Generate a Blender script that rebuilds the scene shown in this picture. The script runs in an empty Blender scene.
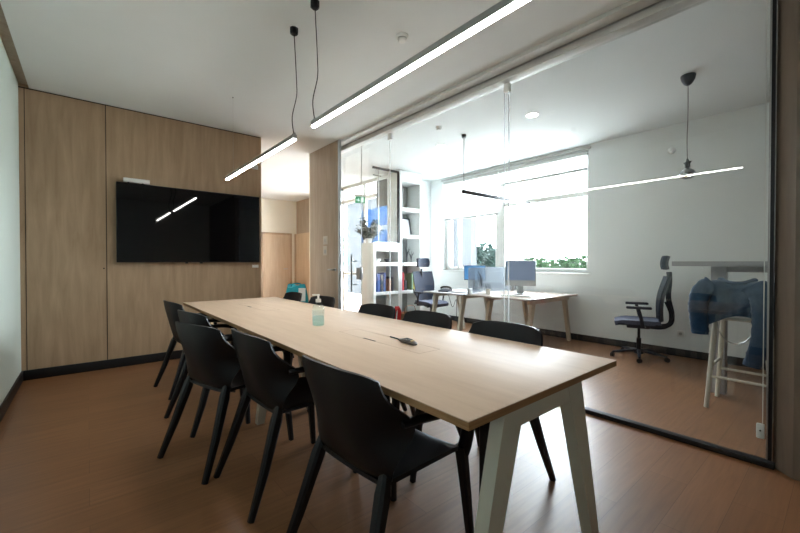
import bpy, bmesh, math, random
from mathutils import Vector, Matrix, noise
random.seed(7)
PI = math.pi
COL = bpy.context.scene.collection

# ------------------------------------------------------------------ materials
def lin(c):
    return tuple(((v/255)/12.92 if v/255 <= .04045 else ((v/255+.055)/1.055)**2.4) for v in c)

def new_mat(name):
    m = bpy.data.materials.new(name); m.use_nodes = True
    nt = m.node_tree; nt.nodes.clear()
    out = nt.nodes.new('ShaderNodeOutputMaterial')
    return m, nt, out

def mat(name, rgb, rough=.5, metal=0, var=.06, scale=6, bump=0, bscale=80, spec=.5, stretch=None, coat=0, sheen=0):
    m, nt, out = new_mat(name)
    b = nt.nodes.new('ShaderNodeBsdfPrincipled')
    nt.links.new(b.outputs[0], out.inputs[0])
    tc = nt.nodes.new('ShaderNodeTexCoord'); mp = nt.nodes.new('ShaderNodeMapping')
    nt.links.new(tc.outputs['Object'], mp.inputs[0])
    if stretch: mp.inputs['Scale'].default_value = stretch
    n = nt.nodes.new('ShaderNodeTexNoise'); n.inputs['Scale'].default_value = scale; n.inputs['Detail'].default_value = 4
    nt.links.new(mp.outputs[0], n.inputs[0])
    r = nt.nodes.new('ShaderNodeValToRGB')
    c = lin(rgb)
    r.color_ramp.elements[0].position = .3; r.color_ramp.elements[1].position = .7
    r.color_ramp.elements[0].color = tuple(max(0, v*(1-var)) for v in c)+(1,)
    r.color_ramp.elements[1].color = tuple(min(1, v*(1+var)) for v in c)+(1,)
    nt.links.new(n.outputs[0], r.inputs[0]); nt.links.new(r.outputs[0], b.inputs['Base Color'])
    b.inputs['Roughness'].default_value = rough; b.inputs['Metallic'].default_value = metal
    b.inputs['Specular IOR Level'].default_value = spec
    b.inputs['Coat Weight'].default_value = coat
    b.inputs['Sheen Weight'].default_value = sheen
    if bump:
        n2 = nt.nodes.new('ShaderNodeTexNoise'); n2.inputs['Scale'].default_value = bscale
        nt.links.new(mp.outputs[0], n2.inputs[0])
        bp = nt.nodes.new('ShaderNodeBump'); bp.inputs['Strength'].default_value = bump; bp.inputs['Distance'].default_value = .005
        nt.links.new(n2.outputs[0], bp.inputs['Height']); nt.links.new(bp.outputs[0], b.inputs['Normal'])
    return m

def wood(name, a, b_, stretch, rough=.45, scale=3, bump=.05, spec=.5):
    """two-tone grained wood; stretch is the mapping scale (small along the grain)"""
    m, nt, out = new_mat(name)
    b = nt.nodes.new('ShaderNodeBsdfPrincipled'); nt.links.new(b.outputs[0], out.inputs[0])
    tc = nt.nodes.new('ShaderNodeTexCoord'); mp = nt.nodes.new('ShaderNodeMapping')
    mp.inputs['Scale'].default_value = stretch
    nt.links.new(tc.outputs['Object'], mp.inputs[0])
    n = nt.nodes.new('ShaderNodeTexNoise'); n.inputs['Scale'].default_value = scale; n.inputs['Detail'].default_value = 7
    n.inputs['Roughness'].default_value = .6; n.inputs['Distortion'].default_value = .4
    nt.links.new(mp.outputs[0], n.inputs[0])
    r = nt.nodes.new('ShaderNodeValToRGB')
    r.color_ramp.elements[0].position = .3; r.color_ramp.elements[1].position = .72
    r.color_ramp.elements[0].color = lin(a)+(1,); r.color_ramp.elements[1].color = lin(b_)+(1,)
    nt.links.new(n.outputs[0], r.inputs[0]); nt.links.new(r.outputs[0], b.inputs['Base Color'])
    b.inputs['Roughness'].default_value = rough; b.inputs['Specular IOR Level'].default_value = spec
    bp = nt.nodes.new('ShaderNodeBump'); bp.inputs['Strength'].default_value = bump; bp.inputs['Distance'].default_value = .002
    nt.links.new(n.outputs[0], bp.inputs['Height']); nt.links.new(bp.outputs[0], b.inputs['Normal'])
    return m

def floor_mat():
    m, nt, out = new_mat('laminate_floor')
    b = nt.nodes.new('ShaderNodeBsdfPrincipled'); nt.links.new(b.outputs[0], out.inputs[0])
    tc = nt.nodes.new('ShaderNodeTexCoord')
    br = nt.nodes.new('ShaderNodeTexBrick')
    br.inputs['Scale'].default_value = 1; br.inputs['Brick Width'].default_value = 1.28; br.inputs['Row Height'].default_value = .19
    br.inputs['Mortar Size'].default_value = .0012; br.inputs['Mortar Smooth'].default_value = .6; br.inputs['Bias'].default_value = 0
    br.offset = .37
    br.inputs['Color1'].default_value = lin(FLOOR_A)+(1,); br.inputs['Color2'].default_value = lin(FLOOR_B)+(1,)
    br.inputs['Mortar'].default_value = lin((92, 58, 34))+(1,)
    nt.links.new(tc.outputs['Object'], br.inputs[0])
    mp = nt.nodes.new('ShaderNodeMapping'); mp.inputs['Scale'].default_value = (1.2, 16, 1)
    nt.links.new(tc.outputs['Object'], mp.inputs[0])
    n = nt.nodes.new('ShaderNodeTexNoise'); n.inputs['Scale'].default_value = 2.5; n.inputs['Detail'].default_value = 8
    n.inputs['Distortion'].default_value = .6
    nt.links.new(mp.outputs[0], n.inputs[0])
    r = nt.nodes.new('ShaderNodeValToRGB'); r.color_ramp.elements[0].position = .3; r.color_ramp.elements[1].position = .7
    r.color_ramp.elements[0].color = (.78, .76, .74, 1); r.color_ramp.elements[1].color = (1.08, 1.08, 1.08, 1)
    nt.links.new(n.outputs[0], r.inputs[0])
    mx = nt.nodes.new('ShaderNodeMix'); mx.data_type = 'RGBA'; mx.blend_type = 'MULTIPLY'; mx.inputs[0].default_value = .8
    nt.links.new(br.outputs['Color'], mx.inputs[6]); nt.links.new(r.outputs[0], mx.inputs[7])
    nt.links.new(mx.outputs[2], b.inputs['Base Color'])
    b.inputs['Roughness'].default_value = .36; b.inputs['Specular IOR Level'].default_value = .5
    bp = nt.nodes.new('ShaderNodeBump'); bp.inputs['Strength'].default_value = .12; bp.inputs['Distance'].default_value = .002
    nt.links.new(n.outputs[0], bp.inputs['Height']); nt.links.new(bp.outputs[0], b.inputs['Normal'])
    return m

def glass(name, tint=(.96, .98, .97), ior=1.5, rough=0.0, mul=1.0):
    m, nt, out = new_mat(name)
    t = nt.nodes.new('ShaderNodeBsdfTransparent'); t.inputs[0].default_value = tint+(1,)
    g = nt.nodes.new('ShaderNodeBsdfGlossy'); g.inputs['Roughness'].default_value = rough
    f = nt.nodes.new('ShaderNodeFresnel')
    ge = nt.nodes.new('ShaderNodeNewGeometry'); io = nt.nodes.new('ShaderNodeMapRange')   # same reflectance on both faces
    io.inputs['To Min'].default_value = ior; io.inputs['To Max'].default_value = 1/ior
    nt.links.new(ge.outputs['Backfacing'], io.inputs[0]); nt.links.new(io.outputs[0], f.inputs['IOR'])
    mx = nt.nodes.new('ShaderNodeMixShader')
    if mul != 1:
        mm = nt.nodes.new('ShaderNodeMath'); mm.operation = 'MULTIPLY'; mm.inputs[1].default_value = mul
        nt.links.new(f.outputs[0], mm.inputs[0]); nt.links.new(mm.outputs[0], mx.inputs[0])
    else:
        nt.links.new(f.outputs[0], mx.inputs[0])
    nt.links.new(t.outputs[0], mx.inputs[1]); nt.links.new(g.outputs[0], mx.inputs[2])
    nt.links.new(mx.outputs[0], out.inputs[0])
    return m

def veil(name, rgb, alpha, transl=.0):
    """translucent film or cloth: part see-through, part diffuse/translucent"""
    m, nt, out = new_mat(name)
    t = nt.nodes.new('ShaderNodeBsdfTransparent')
    d = nt.nodes.new('ShaderNodeBsdfDiffuse'); d.inputs[0].default_value = lin(rgb)+(1,)
    tr = nt.nodes.new('ShaderNodeBsdfTranslucent'); tr.inputs[0].default_value = lin(rgb)+(1,)
    m1 = nt.nodes.new('ShaderNodeMixShader'); m1.inputs[0].default_value = transl
    nt.links.new(d.outputs[0], m1.inputs[1]); nt.links.new(tr.outputs[0], m1.inputs[2])
    n = nt.nodes.new('ShaderNodeTexNoise'); n.inputs['Scale'].default_value = 30
    mr = nt.nodes.new('ShaderNodeMapRange'); mr.inputs['To Min'].default_value = max(0, alpha-.04); mr.inputs['To Max'].default_value = min(1, alpha+.04)
    nt.links.new(n.outputs[0], mr.inputs[0])
    m2 = nt.nodes.new('ShaderNodeMixShader'); nt.links.new(mr.outputs[0], m2.inputs[0])
    nt.links.new(t.outputs[0], m2.inputs[1]); nt.links.new(m1.outputs[0], m2.inputs[2])
    nt.links.new(m2.outputs[0], out.inputs[0])
    return m

def emit(name, rgb, s):
    m, nt, out = new_mat(name)
    e = nt.nodes.new('ShaderNodeEmission'); e.inputs[0].default_value = lin(rgb)+(1,); e.inputs[1].default_value = s
    nt.links.new(e.outputs[0], out.inputs[0]); return m

FLOOR_A = (128, 88, 57); FLOOR_B = (140, 98, 66)
LED = 23
SKY = 13
EXPOSURE = 1.68

M = {}
M['floor'] = floor_mat()
M['ceiling'] = mat('white_ceiling_paint', (220, 223, 222), .9, var=.015, scale=2)
M['wall'] = mat('white_wall_paint', (234, 237, 236), .85, var=.015, scale=2, bump=.03)
M['wall_green'] = mat('pale_green_white_paint', (206, 218, 210), .7, var=.015, scale=2)
M['hall_wall'] = mat('warm_white_paint', (226, 220, 204), .85, var=.015, scale=2)
M['panel'] = wood('oak_wall_panel', (150, 124, 96), (178, 151, 122), (5, 5, .5), .5)
M['panel_warm'] = wood('warm_oak_panel', (178, 152, 124), (196, 172, 144), (5, 5, .5), .5)
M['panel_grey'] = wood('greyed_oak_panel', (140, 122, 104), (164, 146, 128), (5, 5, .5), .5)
M['table'] = wood('pale_beech_top', (208, 182, 158), (220, 196, 173), (6, .6, 6), .5, bump=.02, spec=.22)
M['ply'] = wood('ply_edge', (150, 112, 74), (178, 138, 96), (1, 1, 40), .5, scale=4)
M['desk_top'] = wood('grey_desk_top', (176, 160, 148), (200, 186, 174), (.8, 6, 6), .2)
M['beech'] = wood('pale_beech_leg', (205, 185, 160), (222, 204, 182), (6, 6, .7), .4)
M['joint'] = mat('dark_joint', (54, 42, 30), .8)
M['black'] = mat('black_skirting', (14, 14, 17), .45, var=.1)
M['black_metal'] = mat('black_metal', (16, 17, 22), .35, var=.1, metal=.3)
M['plastic'] = mat('black_polypropylene', (10, 12, 19), .42, var=.1, scale=3, bump=.08, bscale=300, spec=.4)
M['alu'] = mat('brushed_aluminium', (170, 172, 172), .35, metal=.8, var=.04, stretch=(1, 1, 20))
M['rail'] = mat('grey_ceiling_track', (176, 176, 172), .5, metal=.3)
M['rail_light'] = mat('pale_ceiling_track', (200, 200, 196), .5, metal=.1)
M['white'] = mat('white_lacquer', (232, 232, 228), .4, var=.01)
M['white_plastic'] = mat('white_plastic', (226, 226, 222), .4, var=.01)
M['leg_white'] = mat('cream_white_steel', (206, 202, 188), .4, var=.02)
M['shelf'] = mat('white_shelf_board', (228, 230, 228), .5, var=.01)
M['shelf_back'] = mat('grey_shelf_back', (150, 152, 150), .7, var=.02)
M['screen'] = mat('black_tv_glass', (4, 4, 6), .03, var=.05, spec=.5)
M['screen_off'] = mat('screen_painted_reflection', (150, 168, 205), .12, var=.2, scale=1.5)  # bluish reflection put into the base colour of an unlit screen
M['navy'] = mat('navy_fabric', (20, 34, 56), .8, var=.15, scale=40, bump=.3, bscale=400, sheen=.2)
M['navy_plastic'] = mat('dark_blue_grey_plastic', (22, 28, 44), .5, var=.08)
M['seat_grey'] = mat('grey_seat_fabric', (84, 88, 106), .85, var=.1, scale=60)
M['denim'] = mat('petrol_blue_cloth', (14, 56, 88), .85, var=.22, scale=9, bump=.5, bscale=60, sheen=.2)
M['teal'] = mat('teal_cloth', (30, 160, 176), .7, var=.12, scale=14)
M['red'] = mat('red_cloth', (206, 52, 52), .7, var=.1)
M['glass'] = glass('clear_partition_glass', (.93, .95, .945), 1.5)
M['glass_window'] = glass('clear_window_glass', (.97, .98, .98), 1.45)
M['glass_low'] = glass('low_reflection_glass', (.97, .98, .98), 1.45, 0, .08)
M['joint_clear'] = veil('clear_glass_joint', (236, 240, 240), .35, .5)
M['frost'] = veil('frosted_teal_film', (186, 214, 210), .35, .5)
M['blind'] = veil('white_roller_blind', (240, 242, 244), .86, .72)
M['blind_grey'] = veil('grey_roller_blind', (128, 132, 130), .97, .08)
M['divider'] = veil('smoked_acrylic', (128, 138, 148), .5, .4)
M['led'] = emit('lit_led_diffuser', (255, 252, 246), LED)
M['exit'] = emit('lit_green_exit', (30, 150, 100), .35)
M['exit_white'] = emit('lit_exit_white', (235, 255, 245), .6)
M['down'] = mat('opal_diffuser', (240, 240, 236), .4, var=.01)
M['down_lit'] = emit('lit_downlight', (255, 250, 240), 30)
M['cord'] = mat('black_cord', (22, 22, 24), .6)
M['grey_cord'] = mat('grey_cord', (120, 118, 116), .6)
M['leaf_out'] = mat('dark_evergreen_leaves', (30, 44, 40), .9, var=.3, scale=2, spec=0)  # very dark base colour keeps the crown from blowing out under the bright sky
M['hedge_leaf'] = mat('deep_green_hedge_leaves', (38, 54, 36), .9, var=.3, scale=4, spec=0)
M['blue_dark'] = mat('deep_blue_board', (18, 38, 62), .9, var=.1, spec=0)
M['pier'] = wood('dark_oak_panel', (104, 92, 80), (124, 110, 96), (5, 5, .5), .5)
M['outer_wall'] = mat('daylight_blocker_grey', (60, 62, 64), .9, var=.05, scale=1, spec=0)  # wall of the building added to cut lobby daylight
M['outer_frame'] = mat('daylight_blocker_frame_grey', (90, 92, 94), .9, spec=0)
M['bar_grey'] = mat('grey_lilac_lacquer', (168, 166, 168), .45, var=.02)
M['steel'] = mat('dull_steel', (96, 98, 98), .4, metal=.6)
M['leaf'] = mat('green_leaves', (46, 62, 44), .6, var=.35, scale=5)
M['leaf_dark'] = mat('dark_green_leaves', (60, 88, 74), .7, var=.3, scale=2)
M['bark'] = mat('brown_bark', (92, 76, 60), .85, var=.2, scale=20)
M['soil'] = mat('dark_soil', (52, 40, 32), .95, var=.3, scale=60)
M['paving'] = mat('pale_paving', (196, 194, 188), .9, var=.05, scale=1)
M['blue'] = mat('blue_painted_board', (86, 160, 226), .6, var=.05)
M['pink'] = mat('magenta_cover', (196, 62, 106), .5)
M['yellow'] = mat('yellow_cover', (214, 196, 96), .5)
M['green'] = mat('green_cover', (112, 142, 108), .5)
M['blue_cover'] = mat('blue_cover', (44, 70, 132), .5)
M['dark_cover'] = mat('dark_cover', (44, 46, 58), .5)
M['orange'] = mat('orange_brown', (186, 116, 80), .6)
M['paper'] = mat('white_paper', (238, 238, 234), .8, var=.01)
M['grey_print'] = mat('grey_print', (150, 150, 150), .8)
M['photo'] = mat('pale_print', (222, 222, 226), .5, var=.1, scale=14)
M['bulb'] = mat('smoked_silver_bulb', (190, 192, 196), .12, metal=.85)
M['wicker'] = mat('wicker', (128, 96, 72), .8, var=.3, scale=60, bump=.5)
M['bottle'] = glass('clear_plastic', (.90, .97, .97), 1.4, .05)
M['label_film'] = veil('thin_label_film', (210, 226, 228), .15, .3)
M['sticker'] = mat('pale_grey_sticker', (176, 166, 154), .7, var=.02)
M['gel'] = veil('aqua_gel', (160, 214, 204), .3, .5)
M['gold'] = mat('brass_bits', (180, 150, 90), .4, metal=.8)

# ------------------------------------------------------------------ mesh builder
class MB:
    def __init__(s): s.bm = bmesh.new()
    def box(s, lo, hi, bev=0, seg=2, mtx=None):
        lo = Vector(lo); hi = Vector(hi); c = (lo+hi)/2; d = hi-lo
        r = bmesh.ops.create_cube(s.bm, size=1, matrix=Matrix.Translation(c) @ Matrix.Diagonal((abs(d.x), abs(d.y), abs(d.z), 1)))
        vs = r['verts']
        if bev:
            es = list({e for v in vs for e in v.link_edges})
            rr = bmesh.ops.bevel(s.bm, geom=es, offset=bev, segments=seg, affect='EDGES', profile=.5)
            vs = list({v for f in rr['faces'] for v in f.verts} | {v for v in vs if v.is_valid})
        if mtx: bmesh.ops.transform(s.bm, matrix=mtx, verts=vs)
        return s
    def rings(s, rings, close=True, cap=True):
        """skin a list of vertex rings"""
        R = [[s.bm.verts.new(p) for p in r] for r in rings]
        n = len(R[0])
        for a, b in zip(R, R[1:]):
            for i in range(n if close else n-1):
                j = (i+1) % n
                s.bm.faces.new((a[i], a[j], b[j], b[i]))
        if cap and close:
            s.bm.faces.new(list(reversed(R[0]))); s.bm.faces.new(R[-1])
        return s
    def tube(s, pts, rad, n=10, flat=1.0, up=None, cap=True, square=False):
        pts = [Vector(p) for p in pts]
        if not isinstance(rad, (list, tuple)): rad = [rad]*len(pts)
        rings = []
        prev = None
        for i, p in enumerate(pts):
            t = (pts[min(i+1, len(pts)-1)]-pts[max(i-1, 0)]).normalized()
            if prev is None:
                u = Vector(up) if up else (Vector((0, 0, 1)) if abs(t.z) < .9 else Vector((1, 0, 0)))
            else: u = prev
            u = (u-t*u.dot(t)).normalized(); prev = u; w = t.cross(u)
            r = rad[i]
            ring = []
            for k in range(n):
                a = 2*PI*k/n
                ca, sa = math.cos(a), math.sin(a)
                if square:
                    q = (abs(ca)**4+abs(sa)**4)**-.25; ca *= q; sa *= q
                ring.append(p+u*ca*r*flat+w*sa*r)
            rings.append(ring)
        return s.rings(rings, True, cap)
    def lathe(s, prof, o=(0, 0, 0), n=24, cap=True):
        o = Vector(o)
        rings = [[o+Vector((max(r, 1e-4)*math.cos(2*PI*k/n), max(r, 1e-4)*math.sin(2*PI*k/n), z)) for k in range(n)] for r, z in prof]
        return s.rings(rings, True, cap)
    def prism(s, poly, axis, a, b):
        """extrude 2D polygon along axis from a to b; axis 'x': poly=(y,z), 'y': (x,z), 'z': (x,y)"""
        def P(p, t):
            return {'x': (t, p[0], p[1]), 'y': (p[0], t, p[1]), 'z': (p[0], p[1], t)}[axis]
        return s.rings([[P(p, a) for p in poly], [P(p, b) for p in poly]])
    def sheet(s, f, nu, nv, th):
        """f(u,v)->point, solid sheet of thickness th"""
        g = [[Vector(f(i/nu, j/nv)) for j in range(nv+1)] for i in range(nu+1)]
        def nrm(i, j):
            a = g[min(i+1, nu)][j]-g[max(i-1, 0)][j]; b = g[i][min(j+1, nv)]-g[i][max(j-1, 0)]
            c = a.cross(b); return c.normalized() if c.length > 1e-9 else Vector((0, 0, 1))
        T = [[s.bm.verts.new(g[i][j]+nrm(i, j)*th/2) for j in range(nv+1)] for i in range(nu+1)]
        B = [[s.bm.verts.new(g[i][j]-nrm(i, j)*th/2) for j in range(nv+1)] for i in range(nu+1)]
        F = s.bm.faces.new
        for i in range(nu):
            for j in range(nv):
                F((T[i][j], T[i+1][j], T[i+1][j+1], T[i][j+1])); F((B[i][j], B[i][j+1], B[i+1][j+1], B[i+1][j]))
        for i in range(nu):
            F((T[i][0], B[i][0], B[i+1][0], T[i+1][0])); F((T[i][nv], T[i+1][nv], B[i+1][nv], B[i][nv]))
        for j in range(nv):
            F((T[0][j], T[0][j+1], B[0][j+1], B[0][j])); F((T[nu][j], B[nu][j], B[nu][j+1], T[nu][j+1]))
        return s
    def build(s, name, m, parent=None, loc=None, rz=None, mtx=None, label=None, smooth=40):
        if mtx is not None: bmesh.ops.transform(s.bm, matrix=mtx, verts=s.bm.verts)
        bmesh.ops.recalc_face_normals(s.bm, faces=s.bm.faces)
        me = bpy.data.meshes.new(name); s.bm.to_mesh(me); s.bm.free()
        me.materials.append(m)
        me.polygons.foreach_set('use_smooth', [True]*len(me.polygons))
        me.set_sharp_from_angle(angle=math.radians(smooth))
        o = bpy.data.objects.new(name, me); COL.objects.link(o)
        if parent: o.parent = parent
        if loc: o.location = loc
        if rz is not None: o.rotation_euler.z = rz
        if label: o['label'] = label
        return o

def tag(o, label, cat, group=None, kind=None):
    o['label'] = label; o['category'] = cat
    if group: o['group'] = group
    if kind: o['kind'] = kind
    return o
def thing(name, loc, label, cat, rz=0, group=None, kind=None):
    o = bpy.data.objects.new(name, None); COL.objects.link(o)
    o.location = loc; o.rotation_euler.z = rz; o.empty_display_size = .1
    return tag(o, label, cat, group, kind)
def struct(name, mb, m, label=None, cat=None, parent=None):
    o = mb.build(name, m, parent)
    if not parent:
        o['kind'] = 'structure'
        o['label'] = label or name.replace('_', ' '); o['category'] = cat or 'wall'
    return o
def dup(root, loc, rz, label, group=None):
    r = root.copy(); COL.objects.link(r); r.location = loc; r.rotation_euler.z = rz; r['label'] = label
    if group: r['group'] = group
    for ch in list(root.children):
        c = ch.copy(); COL.objects.link(c); c.parent = r
        for g in ch.children:
            d = g.copy(); COL.objects.link(d); d.parent = c
    return r
def smoothpath(pts, n=6):
    pts = [Vector(p) for p in pts]; out = []
    for i in range(len(pts)-1):
        p0 = pts[max(i-1, 0)]; p1 = pts[i]; p2 = pts[i+1]; p3 = pts[min(i+2, len(pts)-1)]
        for k in range(n):
            t = k/n
            out.append(.5*((2*p1)+(-p0+p2)*t+(2*p0-5*p1+4*p2-p3)*t*t+(-p0+3*p1-3*p2+p3)*t**3))
    out.append(pts[-1]); return out

# ------------------------------------------------------------------ room constants
H = 3.07           # ceiling
XL = -.54          # left wall
XG = 3.165         # glass partition
D = 5.54           # wall with the television
XW = 6.0           # office window wall
YB = -2.6          # wall behind the camera
YO = 6.1           # office rear wall
XF = 4.85          # lobby facade
YH = 10.7          # hall end wall

# floor / ceiling
struct('floor', MB().box((XL-.1, YB-.1, -.1), (XW+.1, YH+.1, 0)), M['floor'], 'brown oak laminate floor running through meeting room and office', 'floor')
cl = struct('ceiling', MB().box((-.46, YB-.1, H), (XW+.2, YH+.1, H+.2)), M['ceiling'], 'flat white painted ceiling over both rooms', 'ceiling')
struct('trim_1', MB().box((XL, YB-.1, H+.03), (-.46, D+.1, H+.2)), M['panel_grey'], 'recessed strip coloured dark for its shade between ceiling and pale side wall', 'trim')  # cover of the ceiling recess, darker oak stands in for its shade

# left wall
struct('wall_left', MB().box((XL-.1, YB-.1, 0), (XL, D+.1, H+.2)), M['wall_green'], 'pale greenish white side wall', 'wall')
struct('baseboard_left', MB().box((XL, YB, 0), (XL+.015, D, .105), .003), M['black'], 'black skirting along the pale side wall', 'baseboard')
# wall behind the camera
struct('wall_rear', MB().box((XL-.1, YB-.1, 0), (XW+.1, YB, H+.2)), M['wall'], 'plain wall', 'wall')

# television wall
tw = struct('wall_back', MB().box((XL-.1, D, 0), (1.95, D+.18, H)).box((XL-.1, D, H), (-.44, D+.18, H+.2)), M['panel'], 'oak panelled wall behind the television', 'wall')
struct('panel_joint', MB().box((.168, D-.002, .1), (.176, D+.001, H)), M['joint'], parent=tw)
struct('panel_joint', MB().box((-.50, D-.002, .1), (-.494, D+.001, H)), M['joint'], parent=tw)
struct('shadow_gap', MB().box((XL, D-.003, H-.012), (1.95, D+.001, H-.001)), M['joint'], parent=tw)
struct('end_trim', MB().box((1.95, D-.004, 0), (1.965, D+.184, H)), M['panel_warm'], parent=tw)
struct('baseboard_back', MB().box((XL+.015, D-.016, 0), (1.95, D, .105), .003), M['black'], 'black skirting under the oak panelled wall', 'baseboard')

# pier on the right, beyond the end of the glass
struct('wall_pier', MB().prism([(3.09, .20), (3.18, .29), (3.18, YB), (3.09, YB)], 'z', 0, H), M['pier'], 'greyed oak clad pier ending the glass partition', 'wall')

# hall beyond the doorway
struct('wall_hall_left', MB().box((1.1, D+.18, 0), (1.2, YH, H)), M['hall_wall'], 'warm white hall wall', 'wall')
hb = struct('wall_hall_end', MB().box((1.1, YH, 0), (XF+.1, YH+.1, H)), M['hall_wall'], 'warm white end wall of the hall above oak panelling', 'wall')
struct('wainscot', MB().box((1.2, YH-.03, 0), (4.42, YH, 2.09)).box((4.78, YH-.03, 0), (XF, YH, 2.09)), M['panel_warm'], parent=hb)
hs = struct('wall_hall_side', MB().box((XF, 9.25, 0), (XF+.1, YH, H)), M['panel_grey'], 'oak clad side wall of the hall', 'wall')
struct('wainscot', MB().box((XF-.03, 9.25, 0), (XF, YH-.03, 2.09)), M['panel_warm'], parent=hs)
dh = thing('door_2', (4.1, YH-.03, 0), 'oak door in the end wall of the hall', 'door', kind='structure')
MB().box((-.28, -.045, .005), (.52, -.01, 2.04), .004).build('door_leaf', M['panel_warm'], dh)
MB().box((-.34, -.03, 0), (-.28, 0, 2.1)).box((.52, -.03, 0), (.58, 0, 2.1)).box((-.34, -.03, 2.04), (.58, 0, 2.10)).build('door_frame', M['panel'], dh)
MB().tube([(.42, -.045, 1.05), (.42, -.09, 1.05), (.3, -.09, 1.05)], .01).build('door_handle', M['alu'], dh)

# coat hooks on the hall wall
for i, x in enumerate((3.05, 3.25, 3.45, 3.65)):
    hk = thing('coat_hook', (x, YH-.03, 2.0), 'small white coat hook on the oak panelling of the hall', 'hook', group='coat hooks in the hall')
    MB().lathe([(.03, 0), (.03, .008)], n=16).build('plate', M['white_plastic'], hk, mtx=Matrix.Rotation(PI/2, 4, 'X'))
    MB().tube([(0, -.008, 0), (0, -.06, 0), (0, -.075, .03)], .009, 8).build('peg', M['white_plastic'], hk)

# lobby facade (glazed) ------------------------------------------------------
wf = thing('window_2', (XF, 7.7, 0), 'glazed lobby facade with white frames', 'window', kind='structure')
fr = MB()
for y in (6.15, 7.05, 7.95, 8.6, 9.22):
    fr.box((-.04, y-7.7-.03, 0), (.04, y-7.7+.03, H), .004)
fr.box((-.04, 6.15-7.7, 2.66), (.04, 9.22-7.7, 2.74)).box((-.04, 6.15-7.7, 0), (.04, 9.22-7.7, .09)).box((-.04, 6.15-7.7, 3.0), (.04, 9.22-7.7, H))
fr.box((-.04, 6.15-7.7, .95), (.04, 7.95-7.7, 1.0))
fr.build('window_frame', M['white'], wf)
MB().box((-.005, 6.15-7.7, .09), (.005, 9.22-7.7, 3.0)).build('window_pane', M['glass_window'], wf)
MB().box((-.06, 7.95-7.7, 2.985), (-.042, 9.2-7.7, 3.03)).build('head_track', M['black_metal'], wf)
b = MB().box((XF-.07, 6.12, 2.42), (XF-.062, 6.52, 2.98)).build('roller_blind', M['blind_grey'])
tag(b, 'grey roller blind pulled part way down behind the black framed screen', 'blind')

# office walls ---------------------------------------------------------------
struct('wall_office_rear', MB().box((4.88, YO, 0), (XW+.1, YO+.12, H)), M['wall'], 'white rear wall of the office beside the shelves', 'wall')
WY0, WY1, WZ0, WZ1 = 2.62, 5.74, 1.07, 2.99
ww = struct('wall_right', MB().box((XW, YB, 0), (XW+.25, WY0, H)).box((XW, WY1, 0), (XW+.25, YO+.12, H)).box((XW, WY0, 0), (XW+.25, WY1, WZ0)).box((XW, WY0, WZ1), (XW+.25, WY1, H)),
            M['wall'], 'white office wall with the wide window', 'wall')
struct('baseboard_right', MB().box((XW-.015, YB, 0), (XW, YO, .1), .003), M['black'], 'black skirting along the white office wall', 'baseboard')
w1 = thing('window_1', (XW+.14, 4.2, 1.07), 'wide white framed office window in three lights', 'window', kind='structure')
f = MB()
def bar(y0, y1, z0, z1, d=.05): f.box((-d/2, y0-4.2, z0-1.07), (d/2, y1-4.2, z1-1.07), .004)
bar(WY0, WY1, WZ0, 1.14); bar(WY0, WY1, 2.92, WZ1); bar(WY0, WY0+.07, WZ0, WZ1); bar(WY1-.07, WY1, WZ0, WZ1)
bar(4.22, 4.34, WZ0, WZ1, .07); bar(WY0, WY1, 2.30, 2.38, .06); bar(4.34, 4.42, 1.12, 2.3, .08); bar(5.60, 5.68, 1.12, 2.3, .08)
bar(5.34, 5.40, WZ0, 2.30, .07); bar(WY0, WY1, 2.70, 2.74, .04)
f.build('window_frame', M['white'], w1)
MB().box((-.006, WY0-4.2, 0), (.006, WY1-4.2, 1.9)).build('window_pane', M['glass_window'], w1)
MB().box((-.18, WY0-4.2-.04, -.03), (-.02, WY1-4.2+.04, .0), .004).build('window_sill', M['white'], w1)
MB().tube([(-.04, 1.55-.14, .25), (-.07, 1.55-.14, .25), (-.07, 1.55-.14, .13)], .008).build('window_handle', M['white_plastic'], w1)
# roller blinds
def blind(y0, y1, zb, label):
    t = thing('roller_blind', (XW+.03, (y0+y1)/2, WZ1-.03), label, 'blind')
    h = (y1-y0)/2
    MB().box((-.035, -h, -.035), (.03, h, .025), .008).build('cassette', M['rail_light'], t)
    MB().sheet(lambda u, v: (.004*math.sin(v*3), -h+.01+u*(2*h-.02), -.03-v*(WZ1-.06-zb)), 6, 12, .002).build('blind_cloth', M['blind'], t)
    MB().box((-.012, -h+.01, zb-WZ1), (.012, h-.01, zb-WZ1+.04), .003).build('bottom_bar', M['rail'], t)
blind(4.30, 5.72, 2.18, 'white translucent roller blind half lowered beside the rear corner of the office')
blind(2.64, 4.27, 2.72, 'white translucent roller blind barely lowered above the larger window pane')
bt = MB().box((XW-.03, 2.58, 3.005), (XW-.002, 5.76, 3.04)).build('blind_track', M['rail']); tag(bt, 'thin grey blind track along the top of the office window', 'track')

# glass partition ------------------------------------------------------------
gp = thing('wall_partition', (XG, 2.9, 0), 'floor to ceiling glass partition with black bottom profile', 'partition', kind='structure')
seams = [.31, 2.14, 4.01, 4.70, D]
for a, b_ in zip(seams, seams[1:]):
    MB().box((-.0012, a+.002-2.9, .045), (.0012, b_-.002-2.9, 2.99)).build('glass_panel', M['glass'], gp)
MB().box((-.03, .28-2.9, 0), (.03, D-2.9, .034), .002).build('bottom_profile', M['black'], gp)
MB().box((-.018, .292-2.9, .045), (.018, .309-2.9, H)).build('end_profile', M['black_metal'], gp)
MB().box((-.010, .311-2.9, .045), (.010, .319-2.9, 2.99)).build('edge_strip', M['alu'], gp)
MB().box((-.10, .2-2.9, 2.985), (.035, D-2.9, 3.04), .003).build('glazing_track', M['rail_light'], gp)
MB().box((-.075, .2-2.9, 3.04), (.035, D-2.9, H)).build('track_recess', M['rail'], gp)
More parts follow.
